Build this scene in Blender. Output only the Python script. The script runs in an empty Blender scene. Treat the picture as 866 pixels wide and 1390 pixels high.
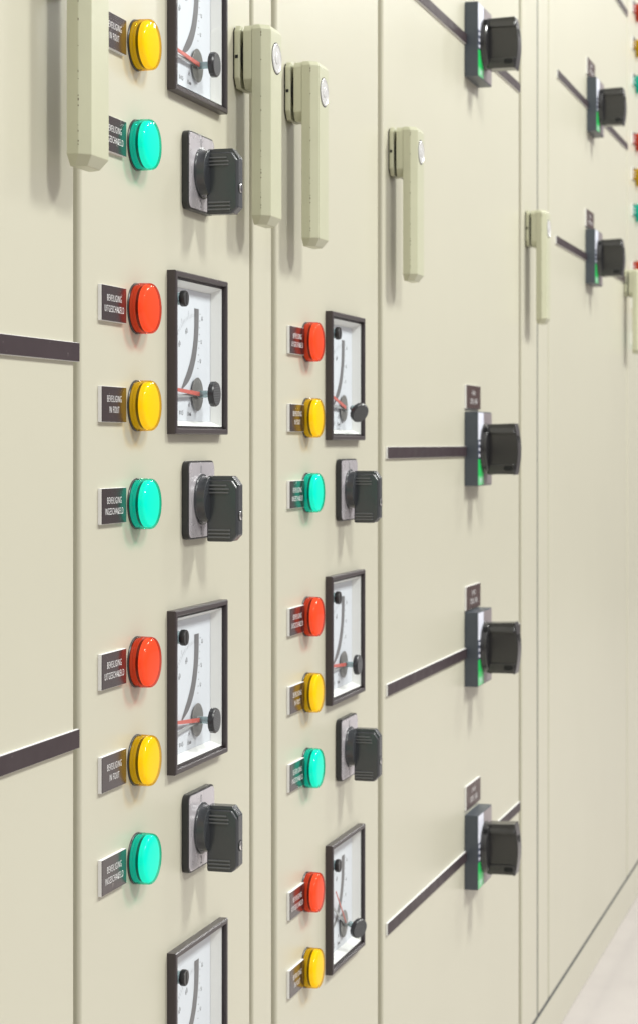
import bpy, bmesh, math, random
from mathutils import Vector, Matrix

random.seed(7)
SC = bpy.context.scene
COL = SC.collection
ZC = 0.728            # height of the lens above the floor
MM = 0.001

# ------------------------------------------------------------------ helpers
# the switchgear front is the plane y = 0; local millimetres are
# (s along the front, p out of the front towards the room, h upwards)
def V(s, p, h):
    return Vector((s * MM, -p * MM, h * MM))


def link(o, parent=None):
    COL.objects.link(o)
    if parent is not None:
        o.parent = parent
    return o


def obj(name, bm, mats, parent=None, angle=35, smooth=True):
    bmesh.ops.recalc_face_normals(bm, faces=bm.faces[:])
    me = bpy.data.meshes.new(name)
    bm.to_mesh(me)
    bm.free()
    if not isinstance(mats, (list, tuple)):
        mats = [mats]
    for m in mats:
        me.materials.append(m)
    if smooth:
        for p in me.polygons:
            p.use_smooth = True
        me.set_sharp_from_angle(angle=math.radians(angle))
    o = link(bpy.data.objects.new(name, me), parent)
    if smooth:
        wn = o.modifiers.new('normals', 'WEIGHTED_NORMAL')
        wn.keep_sharp = True
    return o


def thing(name, label, cat, s, h, group=None, p=0.0):
    o = bpy.data.objects.new(name, None)
    o.empty_display_size = 0.01
    o.location = (s * MM, -p * MM, ZC + h * MM)
    link(o)
    o['label'] = label
    o['category'] = cat
    if group:
        o['group'] = group
    return o


def dup(root, s, h, label, group=None):
    r = root.copy()
    COL.objects.link(r)
    r.location = (s * MM, root.location.y, ZC + h * MM)
    r['label'] = label
    if group:
        r['group'] = group
    for ch in list(root.children):
        c = ch.copy()
        COL.objects.link(c)
        c.parent = r
        for g in list(ch.children):
            d = g.copy()
            COL.objects.link(d)
            d.parent = c
    return r


def new():
    return bmesh.new()


def box(bm, s0, s1, p0, p1, h0, h1, bev=0.0, seg=2, mat=0, skip_back=False):
    b = bmesh.new()
    r = bmesh.ops.create_cube(b, size=1.0)
    for v in b.verts:
        v.co = V(s0 + (v.co.x + .5) * (s1 - s0), p0 + (.5 - v.co.y) * (p1 - p0), h0 + (v.co.z + .5) * (h1 - h0))
    if bev > 0:
        es = b.edges[:]
        if skip_back:
            es = [e for e in es if not all(abs(v.co.y + p0 * MM) < 1e-7 for v in e.verts)]
        bmesh.ops.bevel(b, geom=es, offset=bev * MM, segments=seg, profile=.5, affect='EDGES', clamp_overlap=True)
    merge(bm, b, mat)


def merge(bm, b, mat=0):
    me = bpy.data.meshes.new('tmp')
    for f in b.faces:
        f.material_index = mat
    b.to_mesh(me)
    b.free()
    bm.from_mesh(me)
    bpy.data.meshes.remove(me)


def prism(bm, pts, a0, a1, axis='p', bev=0.0, seg=2, mat=0):
    """outline extruded. axis 'p': pts are (s,h); axis 's': pts are (p,h)."""
    b = bmesh.new()
    if axis == 'p':
        lo = [b.verts.new(V(x, a0, y)) for x, y in pts]
        hi = [b.verts.new(V(x, a1, y)) for x, y in pts]
    else:
        lo = [b.verts.new(V(a0, x, y)) for x, y in pts]
        hi = [b.verts.new(V(a1, x, y)) for x, y in pts]
    b.faces.new(lo)
    b.faces.new(hi)
    n = len(pts)
    for i in range(n):
        b.faces.new((lo[i], lo[(i + 1) % n], hi[(i + 1) % n], hi[i]))
    bmesh.ops.recalc_face_normals(b, faces=b.faces[:])
    if bev > 0:
        es = [e for e in b.edges if len(e.link_faces) == 2 and e.calc_face_angle() > 0.5]
        bmesh.ops.bevel(b, geom=es, offset=bev * MM, segments=seg, profile=.5, affect='EDGES', clamp_overlap=True)
    merge(bm, b, mat)


def lathe(bm, prof, n=64, cs=0.0, ch=0.0, mat=0, close=True):
    """prof: list of (radius, p); axis along p."""
    b = bmesh.new()
    rings = []
    for r, p in prof:
        if r < 1e-6:
            rings.append([b.verts.new(V(cs, p, ch))])
        else:
            rings.append([b.verts.new(V(cs + r * math.cos(2 * math.pi * i / n), p, ch + r * math.sin(2 * math.pi * i / n))) for i in range(n)])
    for a, c in zip(rings, rings[1:]):
        for i in range(n):
            j = (i + 1) % n
            if len(a) == 1:
                b.faces.new((a[0], c[i], c[j]))
            elif len(c) == 1:
                b.faces.new((a[i], a[j], c[0]))
            else:
                b.faces.new((a[i], a[j], c[j], c[i]))
    if close:
        if len(rings[0]) > 1:
            b.faces.new(rings[0])
        if len(rings[-1]) > 1:
            b.faces.new(rings[-1])
    merge(bm, b, mat)


def rrect(s0, s1, h0, h1, r, n=6):
    pts = []
    for cx, cy, a0 in ((s1 - r, h1 - r, 0), (s0 + r, h1 - r, 90), (s0 + r, h0 + r, 180), (s1 - r, h0 + r, 270)):
        for i in range(n + 1):
            a = math.radians(a0 + 90 * i / n)
            pts.append((cx + r * math.cos(a), cy + r * math.sin(a)))
    return pts


def text(bm, s, body, size, cs, ch, p, condense=0.6, th=0.12, spacing=1.0, rot=0.0, mat=0, maxw=None, thin=0.0):
    """raised lettering; size = cap height in mm, centred on (cs, ch)."""
    c = bpy.data.curves.new('t', 'FONT')
    c.body = body
    c.size = 1.0
    c.align_x = 'CENTER'
    c.align_y = 'CENTER'
    c.space_character = spacing
    c.resolution_u = 3
    c.extrude = 0.02
    c.offset = -thin
    o = bpy.data.objects.new('t', c)
    COL.objects.link(o)
    dg = bpy.context.evaluated_depsgraph_get()
    me = bpy.data.meshes.new_from_object(o.evaluated_get(dg))
    bpy.data.objects.remove(o)
    bpy.data.curves.remove(c)
    xs = [v.co.x for v in me.vertices]
    ys = [v.co.y for v in me.vertices]
    cx, cy = (min(xs) + max(xs)) / 2, (min(ys) + max(ys)) / 2
    k = size / (max(ys) - min(ys))
    kx = k * condense
    if maxw and (max(xs) - min(xs)) * kx > maxw:
        kx = maxw / (max(xs) - min(xs))
    ca, sa = math.cos(rot), math.sin(rot)
    for v in me.vertices:
        x, y = (v.co.x - cx) * kx, (v.co.y - cy) * k
        x, y = x * ca - y * sa, x * sa + y * ca
        v.co = V(cs + x, p + (th if v.co.z > 0 else 0.0), ch + y)
    for f in me.polygons:
        f.material_index = mat
    bm.from_mesh(me)
    bpy.data.meshes.remove(me)


# ------------------------------------------------------------------ materials
def mat(name, col, rough=.4, metal=0.0, spec=.5, coat=0.0, bump=0.0, bscale=900.0, var=0.0, vscale=6.0, emit=None, estr=0.0,
        trans=0.0, ior=1.49, rvar=0.0, coat_rough=.08, specks=0.0, speck_col=(.35, .33, .3), speck_scale=700.0, speck_cut=.78, ripple=0.0):
    m = bpy.data.materials.new(name)
    m.use_nodes = True
    nt = m.node_tree
    N, L = nt.nodes, nt.links
    b = N['Principled BSDF']
    b.inputs['Base Color'].default_value = (*col, 1)
    b.inputs['Roughness'].default_value = rough
    b.inputs['Metallic'].default_value = metal
    b.inputs['Specular IOR Level'].default_value = spec
    b.inputs['Coat Weight'].default_value = coat
    b.inputs['Coat Roughness'].default_value = coat_rough
    b.inputs['Transmission Weight'].default_value = trans
    b.inputs['IOR'].default_value = ior
    if emit:
        b.inputs['Emission Color'].default_value = (*emit, 1)
        b.inputs['Emission Strength'].default_value = estr
    tc = N.new('ShaderNodeNewGeometry')
    src = None
    if var > 0:
        n = N.new('ShaderNodeTexNoise')
        n.inputs['Scale'].default_value = vscale
        n.inputs['Detail'].default_value = 5
        n.inputs['Roughness'].default_value = .6
        L.new(tc.outputs['Position'], n.inputs['Vector'])
        r = N.new('ShaderNodeMapRange')
        r.inputs['From Min'].default_value = .3
        r.inputs['From Max'].default_value = .7
        r.inputs['To Min'].default_value = 1 - var
        r.inputs['To Max'].default_value = 1 + var
        L.new(n.outputs['Fac'], r.inputs['Value'])
        mx = N.new('ShaderNodeMix')
        mx.data_type = 'RGBA'
        mx.blend_type = 'MULTIPLY'
        mx.inputs['Factor'].default_value = 1
        mx.inputs['A'].default_value = (*col, 1)
        L.new(r.outputs['Result'], mx.inputs['B'])
        src = mx.outputs['Result']
        L.new(src, b.inputs['Base Color'])
    if specks > 0:
        n2 = N.new('ShaderNodeTexNoise')
        n2.inputs['Scale'].default_value = speck_scale
        n2.inputs['Detail'].default_value = 2
        L.new(tc.outputs['Position'], n2.inputs['Vector'])
        r2 = N.new('ShaderNodeMapRange')
        r2.inputs['From Min'].default_value = speck_cut
        r2.inputs['From Max'].default_value = speck_cut + .05
        r2.inputs['To Max'].default_value = specks
        L.new(n2.outputs['Fac'], r2.inputs['Value'])
        mx2 = N.new('ShaderNodeMix')
        mx2.data_type = 'RGBA'
        L.new(r2.outputs['Result'], mx2.inputs['Factor'])
        mx2.inputs['A'].default_value = (*col, 1)
        if src:
            L.new(src, mx2.inputs['A'])
        mx2.inputs['B'].default_value = (*speck_col, 1)
        L.new(mx2.outputs['Result'], b.inputs['Base Color'])
    if rvar > 0:
        n3 = N.new('ShaderNodeTexNoise')
        n3.inputs['Scale'].default_value = 60
        n3.inputs['Detail'].default_value = 4
        L.new(tc.outputs['Position'], n3.inputs['Vector'])
        r3 = N.new('ShaderNodeMapRange')
        r3.inputs['From Min'].default_value = .3
        r3.inputs['From Max'].default_value = .7
        r3.inputs['To Min'].default_value = max(0, rough - rvar)
        r3.inputs['To Max'].default_value = rough + rvar
        L.new(n3.outputs['Fac'], r3.inputs['Value'])
        L.new(r3.outputs['Result'], b.inputs['Roughness'])
    if bump > 0:
        n4 = N.new('ShaderNodeTexNoise')
        n4.inputs['Scale'].default_value = bscale
        n4.inputs['Detail'].default_value = 3
        L.new(tc.outputs['Position'], n4.inputs['Vector'])
        bp = N.new('ShaderNodeBump')
        bp.inputs['Strength'].default_value = bump
        bp.inputs['Distance'].default_value = .0004
        L.new(n4.outputs['Fac'], bp.inputs['Height'])
        L.new(bp.outputs['Normal'], b.inputs['Normal'])
        if ripple > 0:                      # slow waviness of the sheet steel
            n5 = N.new('ShaderNodeTexNoise')
            n5.inputs['Scale'].default_value = 7
            n5.inputs['Detail'].default_value = 1
            L.new(tc.outputs['Position'], n5.inputs['Vector'])
            b5 = N.new('ShaderNodeBump')
            b5.inputs['Strength'].default_value = ripple
            b5.inputs['Distance'].default_value = .004
            L.new(n5.outputs['Fac'], b5.inputs['Height'])
            L.new(b5.outputs['Normal'], bp.inputs['Normal'])
    return m


PAINT = mat('beige_paint', (.504, .487, .391), rough=.32, spec=.5, bump=.006, bscale=260, var=.02, vscale=2.5, ripple=.25)
PAINT2 = mat('handle_paint', (.470, .472, .340), rough=.32, bump=.08, bscale=900, var=.03, vscale=30, specks=.8, speck_col=(.16, .14, .10), speck_scale=420, speck_cut=.80)
CHIP = mat('bare_chip', (.17, .15, .11), rough=.6)
GAPSHADE = mat('gap_shade', (.07, .075, .075), rough=.6)  # dark colour standing in for shade in the cabinet gaps
STRIPM = mat('strip_laminate', (.040, .028, .032), rough=.42, rvar=.05, spec=.22, specks=.5, speck_scale=260, speck_cut=.73, var=.08, vscale=20)
BROWNLAM = mat('brown_laminate', (.050, .024, .021), rough=.30, spec=.35, rvar=.06)
RECESS = mat('recess_paint', (.30, .28, .20), rough=.6)
BLACK = mat('black_plastic', (.022, .022, .024), rough=.33, bump=.15, bscale=1500, specks=.5, speck_scale=900, speck_cut=.77)
RIBLIGHT = mat('rib_highlight_plastic', (.13, .135, .14), rough=.35)  # lighter tone: painted highlights on grip ribs, grey of the knob bars
RIB = mat('worn_black_plastic', (.040, .044, .049), rough=.25, spec=.8, bump=.10, bscale=1500, specks=.35, speck_scale=1100, speck_cut=.77)
FRAME = mat('meter_frame_plastic', (.046, .037, .039), rough=.34, bump=.12, bscale=1200, specks=.6, speck_scale=500, speck_cut=.76)
SLATE = mat('slate_plastic', (.060, .072, .088), rough=.40, bump=.06, bscale=900, var=.05, vscale=40)
GRIPM = mat('black_gloss_plastic', (.021, .021, .022), rough=.2, spec=.8, bump=.05, bscale=700)
VOID = mat('dark_void', (.006, .006, .006), rough=.8)
STEEL = mat('brushed_steel', (.66, .63, .665), rough=.27, metal=.55, rvar=.06, bump=.03, bscale=500)
SATIN = mat('satin_silver', (.70, .70, .69), rough=.25, metal=.35)
CHROME = mat('chrome', (.75, .75, .76), rough=.12, metal=1.0)
WHITE = mat('white_core', (.80, .80, .80), rough=.4)
LAMINATE = mat('dark_laminate', (.026, .016, .018), rough=.17, rvar=.04, spec=.6, coat=.3, coat_rough=.1, specks=.45, speck_scale=260, speck_cut=.74, var=.06, vscale=25)
INK = mat('white_lettering', (.80, .80, .80), rough=.5)
PRINT = mat('dark_print', (.17, .17, .18), rough=.6)
PRINTG = mat('grey_print', (.30, .30, .31), rough=.6)
DIAL = mat('dial_white', (.65, .675, .72), rough=.55)
INNER = mat('meter_inner_white', (.82, .82, .79), rough=.5)
GREYBAND = mat('dial_grey_band', (.14, .135, .14), rough=.6, var=.08, vscale=60)
NEEDLE = mat('needle_red', (.58, .13, .105), rough=.45)
NEEDLEG = mat('needle_grey', (.35, .36, .36), rough=.45)
HUB = mat('hub_grey', (.21, .205, .195), rough=.3, metal=.2)
STICK = mat('sticker_white', (.72, .74, .84), rough=.35)
GREEN = mat('sticker_green', (.01, .50, .10), rough=.35)
GREENL = mat('sticker_light_green', (.15, .58, .25), rough=.35)
TICK = mat('sticker_ink', (.05, .06, .10), rough=.5)
PANELG = mat('mauve_grey_plate', (.30, .26, .27), rough=.30, metal=.3)
FLOOR = mat('floor_vinyl', (.50, .465, .455), rough=.18, var=.05, vscale=6, bump=.03, bscale=60)
STEM = mat('clear_stem', (.45, .60, .62), rough=.15, trans=.6)

def clear(name, tint, k0, k1, rough=.03):
    """thin clear tinted skin: lets light through in its colour, mirrors more at a slant"""
    m = bpy.data.materials.new(name)
    m.use_nodes = True
    n = m.node_tree
    n.nodes.clear()
    o = n.nodes.new('ShaderNodeOutputMaterial')
    t = n.nodes.new('ShaderNodeBsdfTransparent')
    t.inputs['Color'].default_value = (*tint, 1)
    g = n.nodes.new('ShaderNodeBsdfGlossy')
    g.inputs['Roughness'].default_value = rough
    lw = n.nodes.new('ShaderNodeLayerWeight')
    lw.inputs['Blend'].default_value = .5
    pw = n.nodes.new('ShaderNodeMath')
    pw.operation = 'POWER'
    pw.inputs[1].default_value = 5.0
    n.links.new(lw.outputs['Facing'], pw.inputs[0])
    f = n.nodes.new('ShaderNodeMath')
    f.operation = 'MULTIPLY_ADD'
    f.inputs[1].default_value = k1
    f.inputs[2].default_value = k0
    n.links.new(pw.outputs[0], f.inputs[0])
    x = n.nodes.new('ShaderNodeMixShader')
    n.links.new(f.outputs[0], x.inputs[0])
    n.links.new(t.outputs[0], x.inputs[1])
    n.links.new(g.outputs[0], x.inputs[2])
    n.links.new(x.outputs[0], o.inputs[0])
    return m


LENS = {}
for key, tint, em in (('red', (.97, .25, .125), (1.0, .32, .18)),
                      ('yellow', (1.0, .755, .06), (1.0, .76, .08)),
                      ('green', (.03, .90, .74), (.05, 1.0, .82))):
    LENS[key] = (
        clear('lens_' + key, tint, .025, .55),
        mat('diffuser_' + key, (.42, .42, .42), rough=.5, emit=em, estr=.72),
        mat('lamp_core_' + key, (.26, .26, .26), rough=.4, emit=em, estr=.24),
        mat('lamp_ring_' + key, (.06, .06, .06), rough=.4, emit=em, estr=.05))

# thin clear glass of the meters
GLASS = clear('meter_glass', (.97, .985, .99), .03, .5)

# ------------------------------------------------------------------ setting
bm = new()
for x0, x1, y0, y1 in ((-3, 9, -5, .6),):
    f = [bm.verts.new(c) for c in ((x0, y0, 0), (x1, y0, 0), (x1, y1, 0), (x0, y1, 0))]
    bm.faces.new(f)
fl = obj('floor', bm, FLOOR, smooth=False)
fl['kind'] = 'structure'

TOP = 1270.0        # doors run far above the picture
BOT = -669.0


ORG = {}
GC = 'neighbouring cabinets of the switchgear'


def door(cab, label, s0, s1, holes=()):
    bm = new()
    box(bm, 0, s1 - s0, -22, 0, 0, TOP - BOT, bev=2.6, seg=4)
    p = obj('cabinet_door', bm, PAINT, cab)
    if holes:
        p.modifiers.clear()
        cb = new()
        for cs, ch in holes:
            box(cb, cs - 45 - s0, cs + 45 - s0, -15, 8, ch - 45 - BOT, ch + 45 - BOT)
        cut = obj('cutter', cb, PAINT, cab, smooth=False)
        md = p.modifiers.new('cut', 'BOOLEAN')
        md.operation = 'DIFFERENCE'
        md.solver = 'EXACT'
        md.object = cut
        dg = bpy.context.evaluated_depsgraph_get()
        me = bpy.data.meshes.new_from_object(p.evaluated_get(dg))
        p.modifiers.clear()
        p.data = me
        me.set_sharp_from_angle(angle=math.radians(35))
        wn = p.modifiers.new('normals', 'WEIGHTED_NORMAL')
        wn.keep_sharp = True
        bpy.data.objects.remove(cut)
    if label:
        p['label'] = label
    p.location = V(s0 - ORG[cab.name][0], 0, BOT - ORG[cab.name][1])
    return p


def cabinet(label, s0, s1):
    t = thing('switchgear_cabinet', label, 'switchgear cabinet', s0, -728, GC)
    ORG[t.name] = (s0, -728)
    bm = new()
    box(bm, 0, s1 - s0, -420, -23, 60, 2010)
    box(bm, 0, s1 - s0, -23, -2.2, 52, 58.6, mat=1)  # dark bar added to paint the shadow gap above the plinth
    obj('frame_body', bm, [PAINT, GAPSHADE], t, smooth=False)
    bm = new()
    box(bm, 0, s1 - s0, -300, -2, 0, 51.5, bev=1.5)
    obj('plinth', bm, PAINT, t)
    return t


def post(cab, s0, s1):
    bm = new()
    box(bm, 0, s1 - s0, -22, -.4, 0, TOP - BOT, bev=2.0, seg=3)
    p = obj('post', bm, PAINT, cab)
    p.location = V(s0 - ORG[cab.name][0], 0, BOT - ORG[cab.name][1])


M1 = [(1183, 254.8), (1183, 53.5), (1183, -146), (1183, -346)]
M2 = [(1523, 50.5), (1523, -147), (1523, -347)]
c1 = cabinet('beige near cabinet with the sharp doors, large lamps, meters and four handles', 395, 2390)
c2 = cabinet('beige far cabinet with blurred doors, beyond the dark vertical seam', 2391, 4095)
dA = door(c1, 'plain door crossed by two wide dark strips', 395, 996)
d1 = door(c1, 'door with the large lamps and meters', 1004, 1294, M1)
post(c1, 1301.5, 1343)
d2 = door(c1, 'door with the smaller lamps and meters', 1353, 1634, M2)
d3 = door(c1, 'wide door with the slate breaker switches', 1649, 2268)
d3b = door(c1, 'slim door leaf with only a handle', 2285, 2384)
bm = new()
box(bm, -.5, 9.5, -22, -1.2, 0, TOP - BOT)  # nearly flush dark strip, paints the shade inside the seam
g_ = obj('seam_shade', bm, GAPSHADE, c1, smooth=False)
g_.location = V(2385 - 395, 0, BOT + 728)
post(c2, 2395, 2461)
d4 = door(c2, 'blurred door with the two far breaker switches', 2467, 3180)
d5 = door(c2, 'farthest blurred door with a row of lamps', 3190, 4095)

# ------------------------------------------------------------------ door handles (children of their doors)
def make_handle(parent, ls, lh):
    """ls: left edge of the lever, lh: bottom edge of the lever, relative to the door's base."""
    # lever: one prism with chamfers on the front and the foot
    bm = new()
    w, ch, p0, p1, H = 33.0, 5.2, 12.7, 24.2, 128.0
    prof = [(0, p0), (0, p1 - ch), (ch * .95, p1), (w - ch * .95, p1), (w, p1 - ch), (w, p0)]
    b = bmesh.new()
    levels = [(0.0, 4.5, 3.6), (5.4, 0.0, 0.0), (H - 3.0, 0.0, 0.0), (H, 2.2, 2.0)]   # (h, inset sideways, inset from front)
    rings = []
    for h, ins, inf in levels:
        ring = []
        for s, p in prof:
            ss = ins + s * (w - 2 * ins) / w
            pp = p if p == p0 else p - inf
            ring.append(b.verts.new(V(ss, pp, h)))
        rings.append(ring)
    n = len(prof)
    for a, c in zip(rings, rings[1:]):
        for i in range(n):
            j = (i + 1) % n
            b.faces.new((a[i], a[j], c[j], c[i]))
    b.faces.new(rings[0])
    b.faces.new(rings[-1])
    bmesh.ops.recalc_face_normals(b, faces=b.faces[:])
    bmesh.ops.bevel(b, geom=[e for e in b.edges if e.calc_face_angle() > .3], offset=.4 * MM, segments=2, profile=.5, affect='EDGES', clamp_overlap=True)
    merge(bm, b)
    rnd = random.Random(11)
    for k in range(15):                     # paint chipped off along the long front edges
        e = rnd.random() < .72
        hh = rnd.uniform(8, H - 6)
        L = rnd.uniform(.25, 1.3)
        if e:
            box(bm, -.06, rnd.uniform(.25, .5), p1 - ch - .25, p1 - ch + rnd.uniform(.05, .3), hh, hh + L, mat=1)
        else:
            box(bm, ch * .95 - .3, ch * .95 + .15, p1 - .4, p1 + .05, hh, hh + L, mat=1)
    hd = obj('handle', bm, [PAINT2, CHIP], parent, angle=25)
    parts = [hd]
    # base plate on the door
    bm = new()
    prism(bm, [(0, 94), (4, 87.5), (24, 87.5), (28, 94), (28, 124), (25, 128), (3, 128), (0, 124)], .9, 4.6, 'p', bev=.8)
    prism(bm, [(1.2, 94), (5, 89), (23, 89), (26.8, 94), (26.8, 124), (24, 127), (4, 127), (1.2, 124)], 0, 1.2, 'p', mat=1)  # black here and on the neck paints the shade in the gaps
    lathe(bm, [(12.6, 4.4), (12.6, 7.2)], 40, 14.5, 108, mat=1)
    # small dark set-screw hole on the side of the plate
    box(bm, -.15, .5, 1.6, 3.6, 106.5, 108.7, mat=1)
    prism(bm, [(0.2, 93), (4, 86.5), (24, 86.5), (28, 93), (28, 124), (25, 127.6), (3, 127.6), (0.2, 124)], 6.8, 12.8, 'p', bev=.7)
    parts.append(obj('handle_base', bm, [PAINT2, VOID], parent))
    bm = new()
    lathe(bm, [(9.6, 23.6), (9.6, 24.7), (8.9, 25.0), (8.6, 24.7), (8.4, 24.55), (0, 24.55)], 48, 16.5, 108.0)
    box(bm, 15.9, 17.1, 24.5, 24.7, 104.5, 111.5, mat=1)
    lathe(bm, [(3.6, 24.5), (3.6, 24.85), (3.2, 25.0), (0, 25.0)], 32, 16.5, 108.0, mat=0)
    lathe(bm, [(10.3, 23.6), (10.3, 24.35), (9.5, 24.35)], 48, 16.5, 108.0, mat=1, close=False)
    parts.append(obj('lock_cylinder', bm, [SATIN, VOID], parent))
    for o in parts:
        o.location = V(ls, 0, lh)
    return parts


def copy_handle(parts, parent, ls, lh):
    for src in parts:
        h = src.copy()
        COL.objects.link(h)
        h.parent = parent
        h.location = V(ls, 0, lh)


h0 = make_handle(d1, 1257 - 1004, 140.5 - BOT)
for d, s0, s, h in ((dA, 395, 955, 139), (d2, 1353, 1369.3, 137), (d3, 1649, 1666, 135.5), (d3b, 2285, 2303, 135.5), (d4, 2467, 3146, 137)):
    copy_handle(h0, d, s - s0, h - BOT)

# ------------------------------------------------------------------ indicator lamps
LAMPS = {}


def make_lamp(color, s, h, label, group):
    lens, diff, core, ringm = LENS[color]
    t = thing('indicator_lamp', label, 'indicator lamp', s, h, group)
    bm = new()
    lathe(bm, [(14.4, 0), (14.4, .5), (14.1, .9), (13.2, .9), (0, .9)], 72)
    obj('bezel', bm, BLACK, t)
    # clear tinted cap, solid with ribs
    bm = new()
    lathe(bm, [(14.1, .92), (14.3, 1.2), (14.3, 3.7), (13.95, 3.9), (13.95, 4.3), (14.3, 4.5), (14.2, 8.2), (14.1, 8.9), (13.8, 9.6), (13.3, 10.1), (12.6, 10.5), (11.6, 10.8), (9.0, 11.05), (5.0, 11.2), (0, 11.25)], 72, close=False)
    obj('lens', bm, lens, t, angle=40)
    bm = new()
    lathe(bm, [(13.2, 6.0), (13.2, 8.1), (12.8, 8.9), (11.9, 9.4), (9, 9.8), (5.0, 10.0), (0, 10.05)], 64)
    obj('diffuser', bm, diff, t)
    bm = new()
    for p0, p1, r, k in ((1.0, 2.3, 13.3, 0), (2.3, 2.7, 12.4, 1), (2.7, 4.2, 13.3, 0), (4.2, 5.9, 12.6, 1)):
        lathe(bm, [(r, p0), (r, p1)], 48, mat=k)
    obj('lamp_core', bm, [core, ringm], t)
    return t


def lamp(color, s, h, label, group):
    if color not in LAMPS:
        LAMPS[color] = make_lamp(color, s, h, label, group)
        return LAMPS[color]
    return dup(LAMPS[color], s, h, label, group)


# ------------------------------------------------------------------ nameplates
WORDS = {'red': 'UITGESCHAKELD', 'yellow': 'IN FOUT', 'green': 'INGESCHAKELD'}
PLATES = {}


def make_plate(key, lines, w, hh, s, h, label, group, th=2.4, face=None):
    t = thing('nameplate', label, 'nameplate', s, h, group)
    bm = new()
    box(bm, 0, w, 0, th - .35, -hh / 2, hh / 2, bev=.12, seg=1)
    obj('backing', bm, WHITE, t, smooth=False)
    bm = new()
    box(bm, .15, w - .15, th - .36, th, -hh / 2 + .2, hh / 2 - .2, bev=.1, seg=1)
    obj('face', bm, face or LAMINATE, t, smooth=False)
    bm = new()
    for body, size, cs, ch, mw in lines:
        text(bm, 0, body, size, cs, ch, th - .02, condense=.62, th=.06, maxw=mw, spacing=1.2, thin=.012)
    obj('lettering', bm, INK, t, smooth=False)
    return t


def lamp_plate(color, s, h, label, group):
    if color not in PLATES:
        w2 = WORDS[color]
        PLATES[color] = make_plate(color, [('BEVEILIGING', 3.5, 18, 3.0, 23.5), (w2, 3.5, 18, -2.9, 29.5 if len(w2) > 8 else 15)], 36, 19.4, s, h, label, group)
        return PLATES[color]
    return dup(PLATES[color], s, h, label, group)


GL = 'indicator lamps on the cabinet doors'
GP = 'engraved nameplates beside the lamps'
NEXT = {'red': 'BEVEILIGING UITGESCHAKELD', 'yellow': 'BEVEILIGING IN FOUT', 'green': 'BEVEILIGING INGESCHAKELD'}
DUTCH = {'red': 'UITGESCHAKELD', 'yellow': 'IN FOUT', 'green': 'INGESCHAKELD'}

col1 = [('yellow', 223.4, 'beside the topmost near meter, level with the shortest lever end'),
        ('green', 167.4, ''), ('red', 75.7, ''), ('yellow', 21.2, ''), ('green', -33.8, ''), ('red', -122.5, ''), ('yellow', -177.6, ''), ('green', -232.7, '')]
l1 = ['large yellow lamp topmost in the near column, left of the cut off meter',
      'large teal green lamp in the near column, left of the uppermost rotary switch',
      'large red lamp in the near column, left of the upper whole meter',
      'large yellow lamp in the near column, beside the foot of the upper whole meter',
      'large teal green lamp in the near column, left of the middle rotary switch',
      'large red lamp in the near column, left of the lower whole meter',
      'large yellow lamp in the near column, beside the foot of the lower whole meter',
      'lowest large teal green lamp in the near column, left of the bottom rotary switch']
p1 = ['dark IN FOUT plate beside the topmost yellow lamp, half hidden by the near handle',
      'dark INGESCHAKELD plate beside the uppermost green lamp, half hidden by the near handle',
      'dark UITGESCHAKELD plate beside the upper large red lamp of the near column',
      'dark IN FOUT plate beside the middle large yellow lamp of the near column',
      'dark INGESCHAKELD plate beside the large green lamp in the middle of the near column',
      'dark UITGESCHAKELD plate beside the lower large red lamp of the near column',
      'dark IN FOUT plate beside the lowest large yellow lamp of the near column',
      'dark INGESCHAKELD plate beside the lowest large green lamp of the near column']
for (c, h, _), a, b in zip(col1, l1, p1):
    lamp(c, 1085.2, h, a, GL)
    lamp_plate(c, 1027.9, h, b, GP)
col2 = [('red', 73), ('yellow', 18.4), ('green', -35.4), ('red', -124.4), ('yellow', -179.1), ('green', -233.3), ('red', -322.5), ('yellow', -377)]
l2 = ['small red lamp at the top of the middle column, left of its highest meter',
      'small yellow lamp in the middle column, beside the foot of its highest meter',
      'small teal green lamp in the middle column, left of its upper rotary switch',
      'small red lamp in the middle column, left of its second meter',
      'small yellow lamp in the middle column, beside the foot of its second meter',
      'small teal green lamp in the middle column, left of its lower rotary switch',
      'lowest small red lamp of the middle column, left of the meter with upright needle',
      'lowest small yellow lamp of the middle column, under the lowest red one']
p2 = ['small UITGESCHAKELD plate beside the topmost red lamp of the middle column',
      'small IN FOUT plate beside the topmost yellow lamp of the middle column',
      'small INGESCHAKELD plate beside the upper green lamp of the middle column',
      'small UITGESCHAKELD plate beside the second red lamp of the middle column',
      'small IN FOUT plate beside the second yellow lamp of the middle column',
      'small INGESCHAKELD plate beside the lower green lamp of the middle column',
      'small UITGESCHAKELD plate beside the lowest red lamp of the middle column',
      'small IN FOUT plate beside the lowest yellow lamp of the middle column']
for (c, h), a, b in zip(col2, l2, p2):
    lamp(c, 1424.6, h, a, GL)
    lamp_plate(c, 1376.6, h - .4, b, GP)
col5 = [('red', 685), ('yellow', 628), ('green', 571), ('red', 479), ('yellow', 423), ('green', 366.5), ('red', 276), ('yellow', 221), ('green', 165)]
l5 = ['blurred red lamp at the top of the far column, cut by the frame edge',
      'blurred yellow lamp in the far column, under its topmost red lamp',
      'blurred green lamp in the far column, above its middle red lamp',
      'blurred red lamp in the far column, just beyond the upper far breaker switch',
      'blurred yellow lamp in the far column, between its middle red and lower green lamps',
      'blurred green lamp in the far column, beyond the lower far breaker switch nameplate',
      'blurred red lamp in the far column, just above the farthest door handle',
      'blurred yellow lamp in the far column, hidden behind the farthest handle lever',
      'blurred green lamp in the far column, hidden behind the farthest lever near its foot']
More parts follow.
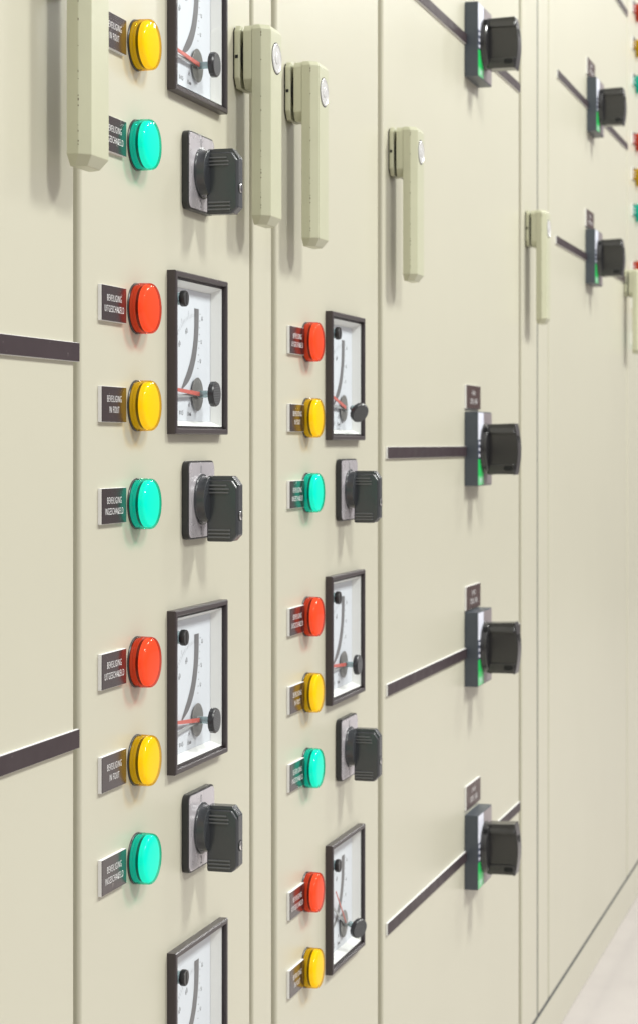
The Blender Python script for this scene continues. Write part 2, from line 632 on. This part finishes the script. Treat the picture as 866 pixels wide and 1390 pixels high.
p5 = ['white edged plate beside the topmost red lamp of the far column',
      'white edged plate beside the topmost yellow lamp of the far column',
      'white edged plate beside the topmost green lamp of the far column',
      'white edged plate beside the middle red lamp of the far column',
      'white edged plate beside the second yellow lamp of the far column',
      'white edged plate beside the second green lamp of the far column',
      'white edged plate beside the far red lamp above the farthest handle',
      'white edged plate showing between the farthest handle lever and door, upper one',
      'white edged plate showing between the farthest handle lever and door, lower one']
for (c, h), a, b in zip(col5, l5, p5):
    lamp(c, 3294, h, a, GL)
    lamp_plate(c, 3237, h, b, GP)

# ------------------------------------------------------------------ panel meters
def make_meter(s, h, label, ang_red, ang_grey, knob=(0, 0, 0), thin=False):
    t = thing('panel_meter', label, 'panel meter', s, h, 'square ammeters on the lamp doors')
    # frame ring: outer 96, opening with 3.8 border
    bm = new()
    b = bmesh.new()
    o, i1 = 48.0, 44.7
    loops = [(o, 0), (o, 4.9), (o - .7, 5.6), (i1 + .5, 5.6), (i1, 5.1), (i1, 3.2), (i1 - 1.0, 3.2), (i1 - 1.0, 0)]
    rings = []
    for q, p in loops:
        rings.append([b.verts.new(V(x * q, p, y * q)) for x, y in ((1, 1), (-1, 1), (-1, -1), (1, -1))])
    for a, c in zip(rings, rings[1:]):
        for k in range(4):
            b.faces.new((a[k], a[(k + 1) % 4], c[(k + 1) % 4], c[k]))
    merge(bm, b)
    obj('frame', bm, FRAME, t, angle=20)
    # white case behind the glass
    bm = new()
    q, q2, d = 43.1, 40.0, -3.4
    ring = [[bm.verts.new(V(x * qq, p, y * qq)) for x, y in ((1, 1), (-1, 1), (-1, -1), (1, -1))] for qq, p in ((43.1, 3.0), (q2, d + .2), (q2, d - 6.0), (44.0, d - 6.0), (44.0, 2.0))]
    for a, c in zip(ring, ring[1:]):
        for k in range(4):
            bm.faces.new((a[k], a[(k + 1) % 4], c[(k + 1) % 4], c[k]))
    bm.faces.new(ring[2])
    obj('case', bm, INNER, t, smooth=False)
    bm = new()
    box(bm, -q2 + .1, q2 - .1, d - 1.2, d, -q2 + .1, q2 - .1)
    dl = obj('dial', bm, DIAL, t, smooth=False)
    px, ph = 12.0, -23.3
    # tapered grey band
    bm = new()
    left = [(-2.5, 52.5), (-2.6, 43), (-4.0, 33), (-8.0, 23), (-13.5, 15.5), (-19.5, 9.5), (-25.8, 3.2)]
    right = [(5.8, 52.5), (5.5, 43), (4.0, 33), (0.4, 22.5), (-5.6, 13.5), (-13.5, 7.0), (-24.6, 2.4)]
    def smooth(pts):
        out = []
        for k in range(len(pts) - 1):
            p0, p1, p2, p3 = (pts[max(0, min(len(pts) - 1, k + j))] for j in (-1, 0, 1, 2))
            for u in range(6):
                x = u / 6
                out.append(tuple(.5 * ((2 * p1[m]) + (-p0[m] + p2[m]) * x + (2 * p0[m] - 5 * p1[m] + 4 * p2[m] - p3[m]) * x * x + (-p0[m] + 3 * p1[m] - 3 * p2[m] + p3[m]) * x ** 3) for m in (0, 1)))
        out.append(pts[-1])
        return out
    A, B = smooth(left), smooth(right)
    for (x0, y0), (x1, y1), (x2, y2), (x3, y3) in zip(A, A[1:], B[1:], B):
        bm.faces.new([bm.verts.new(V(px + x, d + .12, ph + y)) for x, y in ((x0, y0), (x1, y1), (x2, y2), (x3, y3))])
    bmesh.ops.remove_doubles(bm, verts=bm.verts[:], dist=1e-6)
    obj('scale_band', bm, GREYBAND, dl, smooth=False)
    # printing: ticks, figures, footer
    bm = new()
    for k in range(0, 31):
        a = math.radians(180 - 3 * k)
        r0, r1 = (47.0, 52.0) if k % 5 == 0 else (47.0, 49.2)
        w = .13
        ca, sa = math.cos(a), math.sin(a)
        q4 = [(px + r * ca - e * sa, ph + r * sa + e * ca) for r, e in ((r0, -w), (r1, -w), (r1, w), (r0, w))]
        if all(abs(x) < 39.5 and abs(y) < 39.5 for x, y in q4):
            bm.faces.new([bm.verts.new(V(x, d + .12, y)) for x, y in q4])
    for k, s_ in ((22.5, '20'), (45, '40'), (66, '60')):
        a = math.radians(180 - k)
        text(bm, 0, s_, 3.2, px + 41.5 * math.cos(a), ph + 41.5 * math.sin(a), d + .06, condense=.9, th=.08, rot=a - math.pi / 2, thin=.02)
    for yy, s_ in ((47, '80'), (32.5, '60'), (20.5, '40')):
        text(bm, 0, s_, 2.6, px + 12.0 - (47 - yy) * .12, ph + yy, d + .06, condense=.7, th=.08, rot=math.pi / 2, thin=.02)
    for k in range(9):
        x = px - 2 - k * .0
        yy = ph + 49.5 - k * 4.2
        bm.faces.new([bm.verts.new(V(a, d + .12, b_)) for a, b_ in ((px + 7.2 - k * .5, yy - .2), (px + 9.0 - k * .5, yy - .2), (px + 9.0 - k * .5, yy + .2), (px + 7.2 - k * .5, yy + .2))])
    text(bm, 0, 'K=1,5', 3.0, px - 26, ph - 11.8, d + .06, condense=.75, th=.08)
    text(bm, 0, 'A', 3.0, px - 12, ph - 6.5, d + .06, condense=.9, th=.08)
    text(bm, 0, '15 min', 2.4, px - 11.5, ph - 12.2, d + .06, condense=.7, th=.08)
    obj('printing', bm, PRINT, dl, smooth=False)
    # needles
    def needle(name, ang, L, w0, w1, p, m):
        bm = new()
        a = math.radians(ang)
        ca, sa = math.cos(a), math.sin(a)
        pts = [(-1.5, -w0), (L, -w1), (L + w1 * .6, 0), (L, w1), (-1.5, w0)]
        prism(bm, [(px + x * ca - y * sa, ph + x * sa + y * ca) for x, y in pts], p, p + .6, 'p')
        return obj(name, bm, m, t, smooth=False)
    needle('needle', ang_red, 43.0, .6 if thin else 1.35, .35 if thin else 1.0, -.6, NEEDLE)
    needle('drag_pointer', ang_grey, 45.0, 1.2, .8, -1.6, NEEDLEG)
    bm = new()
    lathe(bm, [(10.2, -2.3), (10.2, -1.9), (0, -1.9)], 48, px, ph)
    lathe(bm, [(2.0, -2.4), (2.0, .6), (0, .8)], 20, px, ph, mat=1)
    obj('hub_disc', bm, [HUB, NEEDLEG], t)
    # glass pane
    bm = new()
    f = [bm.verts.new(V(x * 43.9, 3.6, y * 43.9)) for x, y in ((1, 1), (-1, 1), (-1, -1), (1, -1))]
    bm.faces.new(f)
    obj('glass', bm, GLASS, t, smooth=False)
    # reset knob with its stem
    tilt_s, tilt_h, out = knob
    bm = new()
    n = 36
    b = bmesh.new()
    lathe(b, [(2.2, -1.0), (2.2, 7.0)], 20, mat=1)
    prof = [(6.6, 6.6), (7.4, 7.0), (7.5, 9.6), (7.0, 10.5)]
    rings = []
    for r, p in prof:
        rings.append([b.verts.new(V((r + (.28 if k % 2 and r > 7.3 else 0)) * math.cos(2 * math.pi * k / n), p, (r + (.28 if k % 2 and r > 7.3 else 0)) * math.sin(2 * math.pi * k / n))) for k in range(n)])
    for a, c in zip(rings, rings[1:]):
        for k in range(n):
            b.faces.new((a[k], a[(k + 1) % n], c[(k + 1) % n], c[k]))
    b.faces.new(rings[0])
    b.faces.new(rings[-1])
    # fine grooves across the cap
    for k in range(-6, 7):
        y = k * 1.02
        xx = math.sqrt(max(0, 6.9 ** 2 - y * y))
        if xx > .8:
            box(b, -xx, xx, 10.45, 10.75, y - .24, y + .24, mat=2)
    merge_tmp = bpy.data.meshes.new('tmp')
    b.to_mesh(merge_tmp)
    b.free()
    bm.from_mesh(merge_tmp)
    bpy.data.meshes.remove(merge_tmp)
    k_ = obj('reset_knob', bm, [BLACK, STEM, RIBLIGHT], t, angle=30)
    k_.location = V(px, out, ph)
    k_.rotation_euler = (math.radians(tilt_h), 0, math.radians(tilt_s))
    bm = new()
    lathe(bm, [(3.8, -2), (3.8, 5.4)], 24, -38.0, 31.8, mat=1)
    lathe(bm, [(4.6, 5.4), (4.8, 5.8), (4.8, 8.0), (4.4, 8.6), (0, 8.6)], 24, -38.0, 31.8)
    b2 = bmesh.new()
    box(bm, -38.5, -37.5, 8.5, 8.68, 28.4, 35.2, mat=2)
    b2.free()
    obj('zero_screw', bm, [BLACK, STEM, VOID], t)
    return t


make_meter(1183, 254.8, 'ammeter of the near column cut by the top edge, above the uppermost switch', 177, 181)
make_meter(1183, 53.5, 'large whole ammeter of the near column above the middle rotary switch', 177.5, 183)
make_meter(1183, -146, 'large whole ammeter of the near column above the bottom rotary switch', 175, 185)
make_meter(1183, -346, 'ammeter at the bottom of the near column, only its top part in view', 176, 184)
make_meter(1523, 50.5, 'highest small ammeter of the middle column with tilted loose reset knob', 168, 178, (-36, 24, 5.0))
make_meter(1523, -147, 'second small ammeter of the middle column with its red needle lying flat', 176, 182)
make_meter(1523, -347, 'lowest small ammeter of the middle column with thin red needle pointing up', 134, 150, (-28, 12, 3.0), thin=True)

# ------------------------------------------------------------------ rotary switches
def make_switch(s, h, label):
    t = thing('rotary_switch', label, 'rotary switch', s, h, 'black rotary switches with silver plates')
    bm = new()
    prism(bm, rrect(-24, 24, -23.6, 23.6, 5.0), 0, 4.3, 'p', bev=.5)
    obj('base', bm, BLACK, t)
    bm = new()
    prism(bm, rrect(-22.9, 22.9, -22.5, 22.5, 4.2), 4.2, 4.75, 'p', bev=.25, seg=2)
    pl = obj('front_plate', bm, STEEL, t)
    bm = new()
    for body, cs, ch in (('0', -2, 18.2), ('1', -19.0, 0), ('2', -2, -18.5)):
        text(bm, 0, body, 5.0 if body != '1' else 4.2, cs, ch, 4.72, condense=.9, th=.08)
    obj('lettering', bm, PRINT, pl, smooth=False)
    bm = new()
    lathe(bm, [(15.6, 4.7), (15.6, 5.3), (14.6, 5.5), (14.3, 5.9), (14.0, 10.6), (13.4, 11.0), (0, 11.0)], 64)
    obj('collar', bm, RIB, t)
    # lever grip standing out of the collar
    bm = new()
    def prof(p0, p1, h0, h1, c):
        return [(p0, h0), (p1 - 3.6, h0), (p1, h0 + 3.8), (p1, h1 - c - 1.5), (p1 - c, h1), (p0, h1)]
    prism(bm, prof(9.0, 28.6, -25.0, 14.4, 4.0), -2.3, 6.0, 's', bev=.5)
    prism(bm, prof(9.0, 28.3, -25.3, 12.2, 3.6), -4.2, -1.5, 's', bev=1.2, seg=3)
    for k in range(3):
        y = 8.6 - k * 2.15
        box(bm, -5.1, -4.0, 10.0, (23.0 if k else 21.8), y - .5, y + .5, bev=.35, seg=3, mat=1)
        y = -22.6 + k * 2.15
        box(bm, -5.1, -4.0, 10.0, 24.0, y - .5, y + .5, bev=.35, seg=3, mat=1)  # pale ribs: the light they catch is put into the colour
    g = obj('grip', bm, [RIB, RIBLIGHT], t)
    bm = new()
    lathe(bm, [(3.4, 28.2), (3.4, 28.75), (2.9, 28.8), (2.9, 28.3)], 24, 1.2, -9.5, mat=1, close=False)
    lathe(bm, [(2.8, 28.3), (2.8, 29.0), (2.2, 29.4), (0, 29.4)], 24, 1.2, -9.5)
    box(bm, .8, 1.6, 29.3, 29.5, -11.6, -7.4, mat=1)
    obj('screw', bm, [CHROME, VOID], g)
    return t


sw0 = make_switch(1184, 163.7, 'black rotary switch of the near column under the meter cut by the top edge')
GS = 'black rotary switches with silver plates'
for s, h, l in ((1184, -34, 'black rotary switch between the two whole meters of the near column'),
                (1184, -233.3, 'lowest black rotary switch of the near column, under the lower whole meter'),
                (1527, 365, 'rotary switch above the picture over the middle column, casting a small shadow'),
                (1527, -35.3, 'small rotary switch under the highest meter of the middle column'),
                (1527, -232.5, 'small rotary switch under the second meter of the middle column')):
    if h == 365:
        continue
    dup(sw0, s, h, l, GS)

# ------------------------------------------------------------------ breaker switches
def make_breaker(s, h, label):
    t = thing('breaker_switch', label, 'breaker switch', s, h, 'slate breaker switches on the dark strips')
    bm = new()
    box(bm, -34, 34, 0, 13.2, -36.4, 36.4, bev=.7, skip_back=True)
    obj('housing', bm, SLATE, t)
    bm = new()
    box(bm, -6, 33, 13.1, 13.6, -35.2, 35.2, bev=.2, seg=1)
    obj('face_plate', bm, PANELG, t, smooth=False)
    bm = new()
    box(bm, -33.2, -7, 13.15, 13.45, 9.0, 35.4)
    box(bm, -33.2, -7, 13.15, 13.40, -10.0, 9.0, mat=1)
    for y in (5.5, -.5, -6.5):
        box(bm, -31.0, -21, 13.35, 13.5, y - 1.5, y + 1.5, mat=0)
        box(bm, -18.5, -10, 13.35, 13.5, y - 1.0, y + 1.0, mat=0)
    st = obj('sticker', bm, [STICK, TICK], t, smooth=False)
    bm = new()
    box(bm, -33.2, -7, 13.15, 13.45, -27.0, -10.2)
    box(bm, -33.2, -7, 13.15, 13.45, -35.4, -27.0, mat=1)
    text(bm, 0, 'OFF', 4.6, -20, -31.2, 13.43, condense=.8, th=.08, mat=2)
    obj('green_field', bm, [GREEN, GREENL, STICK], t, smooth=False)
    bm = new()
    lathe(bm, [(25.2, 13.4), (25.2, 15.2), (24.6, 16.2), (24.6, 18.6), (23.8, 19.4), (0, 19.4)], 72)
    box(bm, -19, -14, 15.9, 19.6, 17.0, 21.0, mat=1)
    obj('collar', bm, [GRIPM, VOID], t)
    # grip: curved front, recessed flank
    bm = new()
    def prof(ins_h, ins_p):
        pts = [(17.0, -25 + ins_h)]
        pts += [(20.5, -25.8 + ins_h), (24, -25.0 + ins_h), (42.0 - ins_p, -25.0 + ins_h), (44.6 - ins_p, -26.0 + ins_h)]
        for k in range(0, 9):
            u = k / 8
            y = -25 + ins_h + u * (50 - 2 * ins_h)
            pts.append((43.6 - ins_p + 4.4 * math.sin(math.pi * (.12 + .80 * u)), y))
        pts += [(44.0 - ins_p, 25.0 - ins_h), (24, 24.2 - ins_h), (17.0, 24.2 - ins_h)]
        out = [pts[0]]
        for q in pts[1:]:
            if math.hypot(q[0] - out[-1][0], q[1] - out[-1][1]) > .25:
                out.append(q)
        return out
    prism(bm, prof(0, 0), -8.5, 11.0, 's', bev=2.2, seg=4)
    # rims that leave the flank recessed
    prism(bm, [(-11.0, 15.0), (-10.2, 17.5), (-6.5, 24.4), (0, 24.4), (0, 15.0)], 17.5, 45.0, 'p', bev=1.1, seg=3)
    prism(bm, [(-11.0, -15.0), (-11.0, -21.0), (-8.5, -25.2), (0, -25.2), (0, -15.0)], 17.5, 45.0, 'p', bev=1.1, seg=3)
    g = obj('grip', bm, GRIPM, t)
    bm = new()
    prism(bm, rrect(34.5, 43.2, -21.5, -16.8, 2.0), -11.25, -10.4, 's')
    box(bm, -4.0, 5.0, 47.0, 47.7, 5.0, 13.0, bev=.3)
    obj('padlock_slot', bm, VOID, g)
    return t


GB = 'slate breaker switches on the dark strips'
br = make_breaker(2008, 394.5, 'slate breaker switch cut by the top edge, above the handle of its door')
for s, h, l in ((2008, -5.2, 'slate breaker switch on the level dark strip, highest of three below the handle'),
                (2008, -201, 'slate breaker switch on the slanting strip, middle of three below the handle'),
                (2008, -399, 'lowest slate breaker switch, on the steepest dark strip near the bottom edge'),
                (2803, 457, 'blurred far breaker switch, the upper one on the distant door'),
                (2790, 251, 'blurred far breaker switch, the lower one on the distant door')):
    dup(br, s, h, l, GB)

GBP = 'nameplates above the breaker switches'
bp = make_plate('b', [('Q4 KRS 1', 5.2, 34, 3.8, 38), ('COUPL. A.80A', 5.2, 34, -4.0, 48)], 67, 23.3, 1973, 45.8,
                'small brown plate above the breaker switch on the level strip', GBP, face=BROWNLAM)
for s, h, l in ((1973, -151.5, 'small brown plate above the middle breaker switch on the slanting strip'),
                (1973, -346.5, 'small grey brown plate above the lowest breaker switch on the steep strip'),
                (2762, 508, 'blurred small plate above the upper far breaker switch'),
                (2752, 303, 'blurred small plate above the lower far breaker switch')):
    dup(bp, s, h, l, GBP)

# ------------------------------------------------------------------ dark strips
def strip(s0, s1, h, label, hh=10.0, th=2.2):
    t = thing('marking_strip', label, 'marking strip', s0, h, 'dark engraved line strips across the doors')
    bm = new()
    box(bm, 0, s1 - s0, 0, th - .5, -hh / 2, hh / 2, bev=.12, seg=1)
    obj('backing', bm, WHITE, t, smooth=False)
    bm = new()
    box(bm, .3, s1 - s0 - .1, th - .52, th, -hh / 2 + .25, hh / 2 - .25, bev=.1, seg=1)
    obj('face', bm, STRIPM, t, smooth=False)


strip(405, 997.5, 47.4, 'wide dark strip across the nearest plain door, the upper of two')
strip(405, 997.5, -153.4, 'wide dark strip across the nearest plain door, the lower of two')
strip(1658, 2264, 394.5, 'thin dark strip behind the breaker switch cut by the top edge')
strip(1658, 2264, -7.7, 'thin dark level strip running to the highest of three breaker switches')
strip(1658, 2264, -204.5, 'thin dark strip running to the middle of three breaker switches')
strip(1658, 2264, -402.5, 'thin dark steep strip running through the lowest breaker switch')
strip(2520, 3176, 660, 'blurred dark strip end at the far door top, near the far lamps')
strip(2520, 3176, 455.5, 'blurred dark strip behind the upper far breaker switch')
strip(2510, 3176, 250, 'blurred dark strip behind the lower far breaker switch')

# ------------------------------------------------------------------ light: fluorescent ceiling fittings in a row
def fitting(x, energy):
    d = bpy.data.lights.new('ceiling_fitting', 'AREA')
    d.shape = 'RECTANGLE'
    d.size, d.size_y = .46, .46
    d.energy = energy
    d.color = (.985, 1.0, .95)
    o = bpy.data.objects.new('ceiling_fitting', d)
    o.location = (x, -1.72, 2.62)
    o.rotation_euler = (Vector((x - .1, 0.0, .75)) - Vector(o.location)).to_track_quat('-Z', 'Y').to_euler()
    return link(o)


for x, w_ in ((.3, 49), (2.4, 67), (4.5, 40), (6.6, 34)):
    fitting(x, w_)

W = bpy.data.worlds.new('World')
SC.world = W
W.use_nodes = True
nt = W.node_tree
bg = nt.nodes['Background']
tcn = nt.nodes.new('ShaderNodeTexCoord')
sep = nt.nodes.new('ShaderNodeSeparateXYZ')
rmp = nt.nodes.new('ShaderNodeValToRGB')
mr = nt.nodes.new('ShaderNodeMapRange')
mr.inputs['From Min'].default_value = -1
mr.inputs['From Max'].default_value = 1
nt.links.new(tcn.outputs['Generated'], sep.inputs[0])
nt.links.new(sep.outputs['Z'], mr.inputs['Value'])
nt.links.new(mr.outputs['Result'], rmp.inputs['Fac'])
e = rmp.color_ramp.elements
e[0].position, e[0].color = .30, (.50, .44, .42, 1)
e[1].position, e[1].color = .75, (1.25, 1.20, 1.20, 1)
q = rmp.color_ramp.elements.new(.5)
q.color = (.46, .42, .41, 1)
nt.links.new(rmp.outputs['Color'], bg.inputs['Color'])
bg.inputs['Strength'].default_value = .575

# ------------------------------------------------------------------ camera
XV, Y0, F, D = 1232.0, 602.0, 2800.0, .416
th = math.atan((XV - 433) / F)
cam = bpy.data.cameras.new('Camera')
cam.sensor_fit = 'VERTICAL'
cam.sensor_height = 36.0
cam.sensor_width = 36.0 * 866 / 1390
cam.lens = F / 1390 * 36.0
cam.shift_y = -(695 - Y0) / 1390
cam.clip_start = .02
cam.clip_end = 100
co = bpy.data.objects.new('Camera', cam)
co.location = (0, -D, ZC)
co.rotation_euler = (math.radians(90), 0, -(math.pi / 2 - th))
link(co)
cam.dof.use_dof = True
cam.dof.focus_distance = 1.17
cam.dof.aperture_fstop = cam.lens / 3.0
cam.dof.aperture_blades = 0
SC.camera = co

SC.view_settings.view_transform = 'Standard'
SC.view_settings.look = 'None'
SC.view_settings.exposure = 0.0
SC.view_settings.gamma = 1.0
SC.cycles.max_bounces = 10
SC.cycles.transmission_bounces = 8
SC.cycles.transparent_max_bounces = 12
SC.cycles.caustics_reflective = False
SC.cycles.caustics_refractive = False
SC.cycles.use_denoising = True
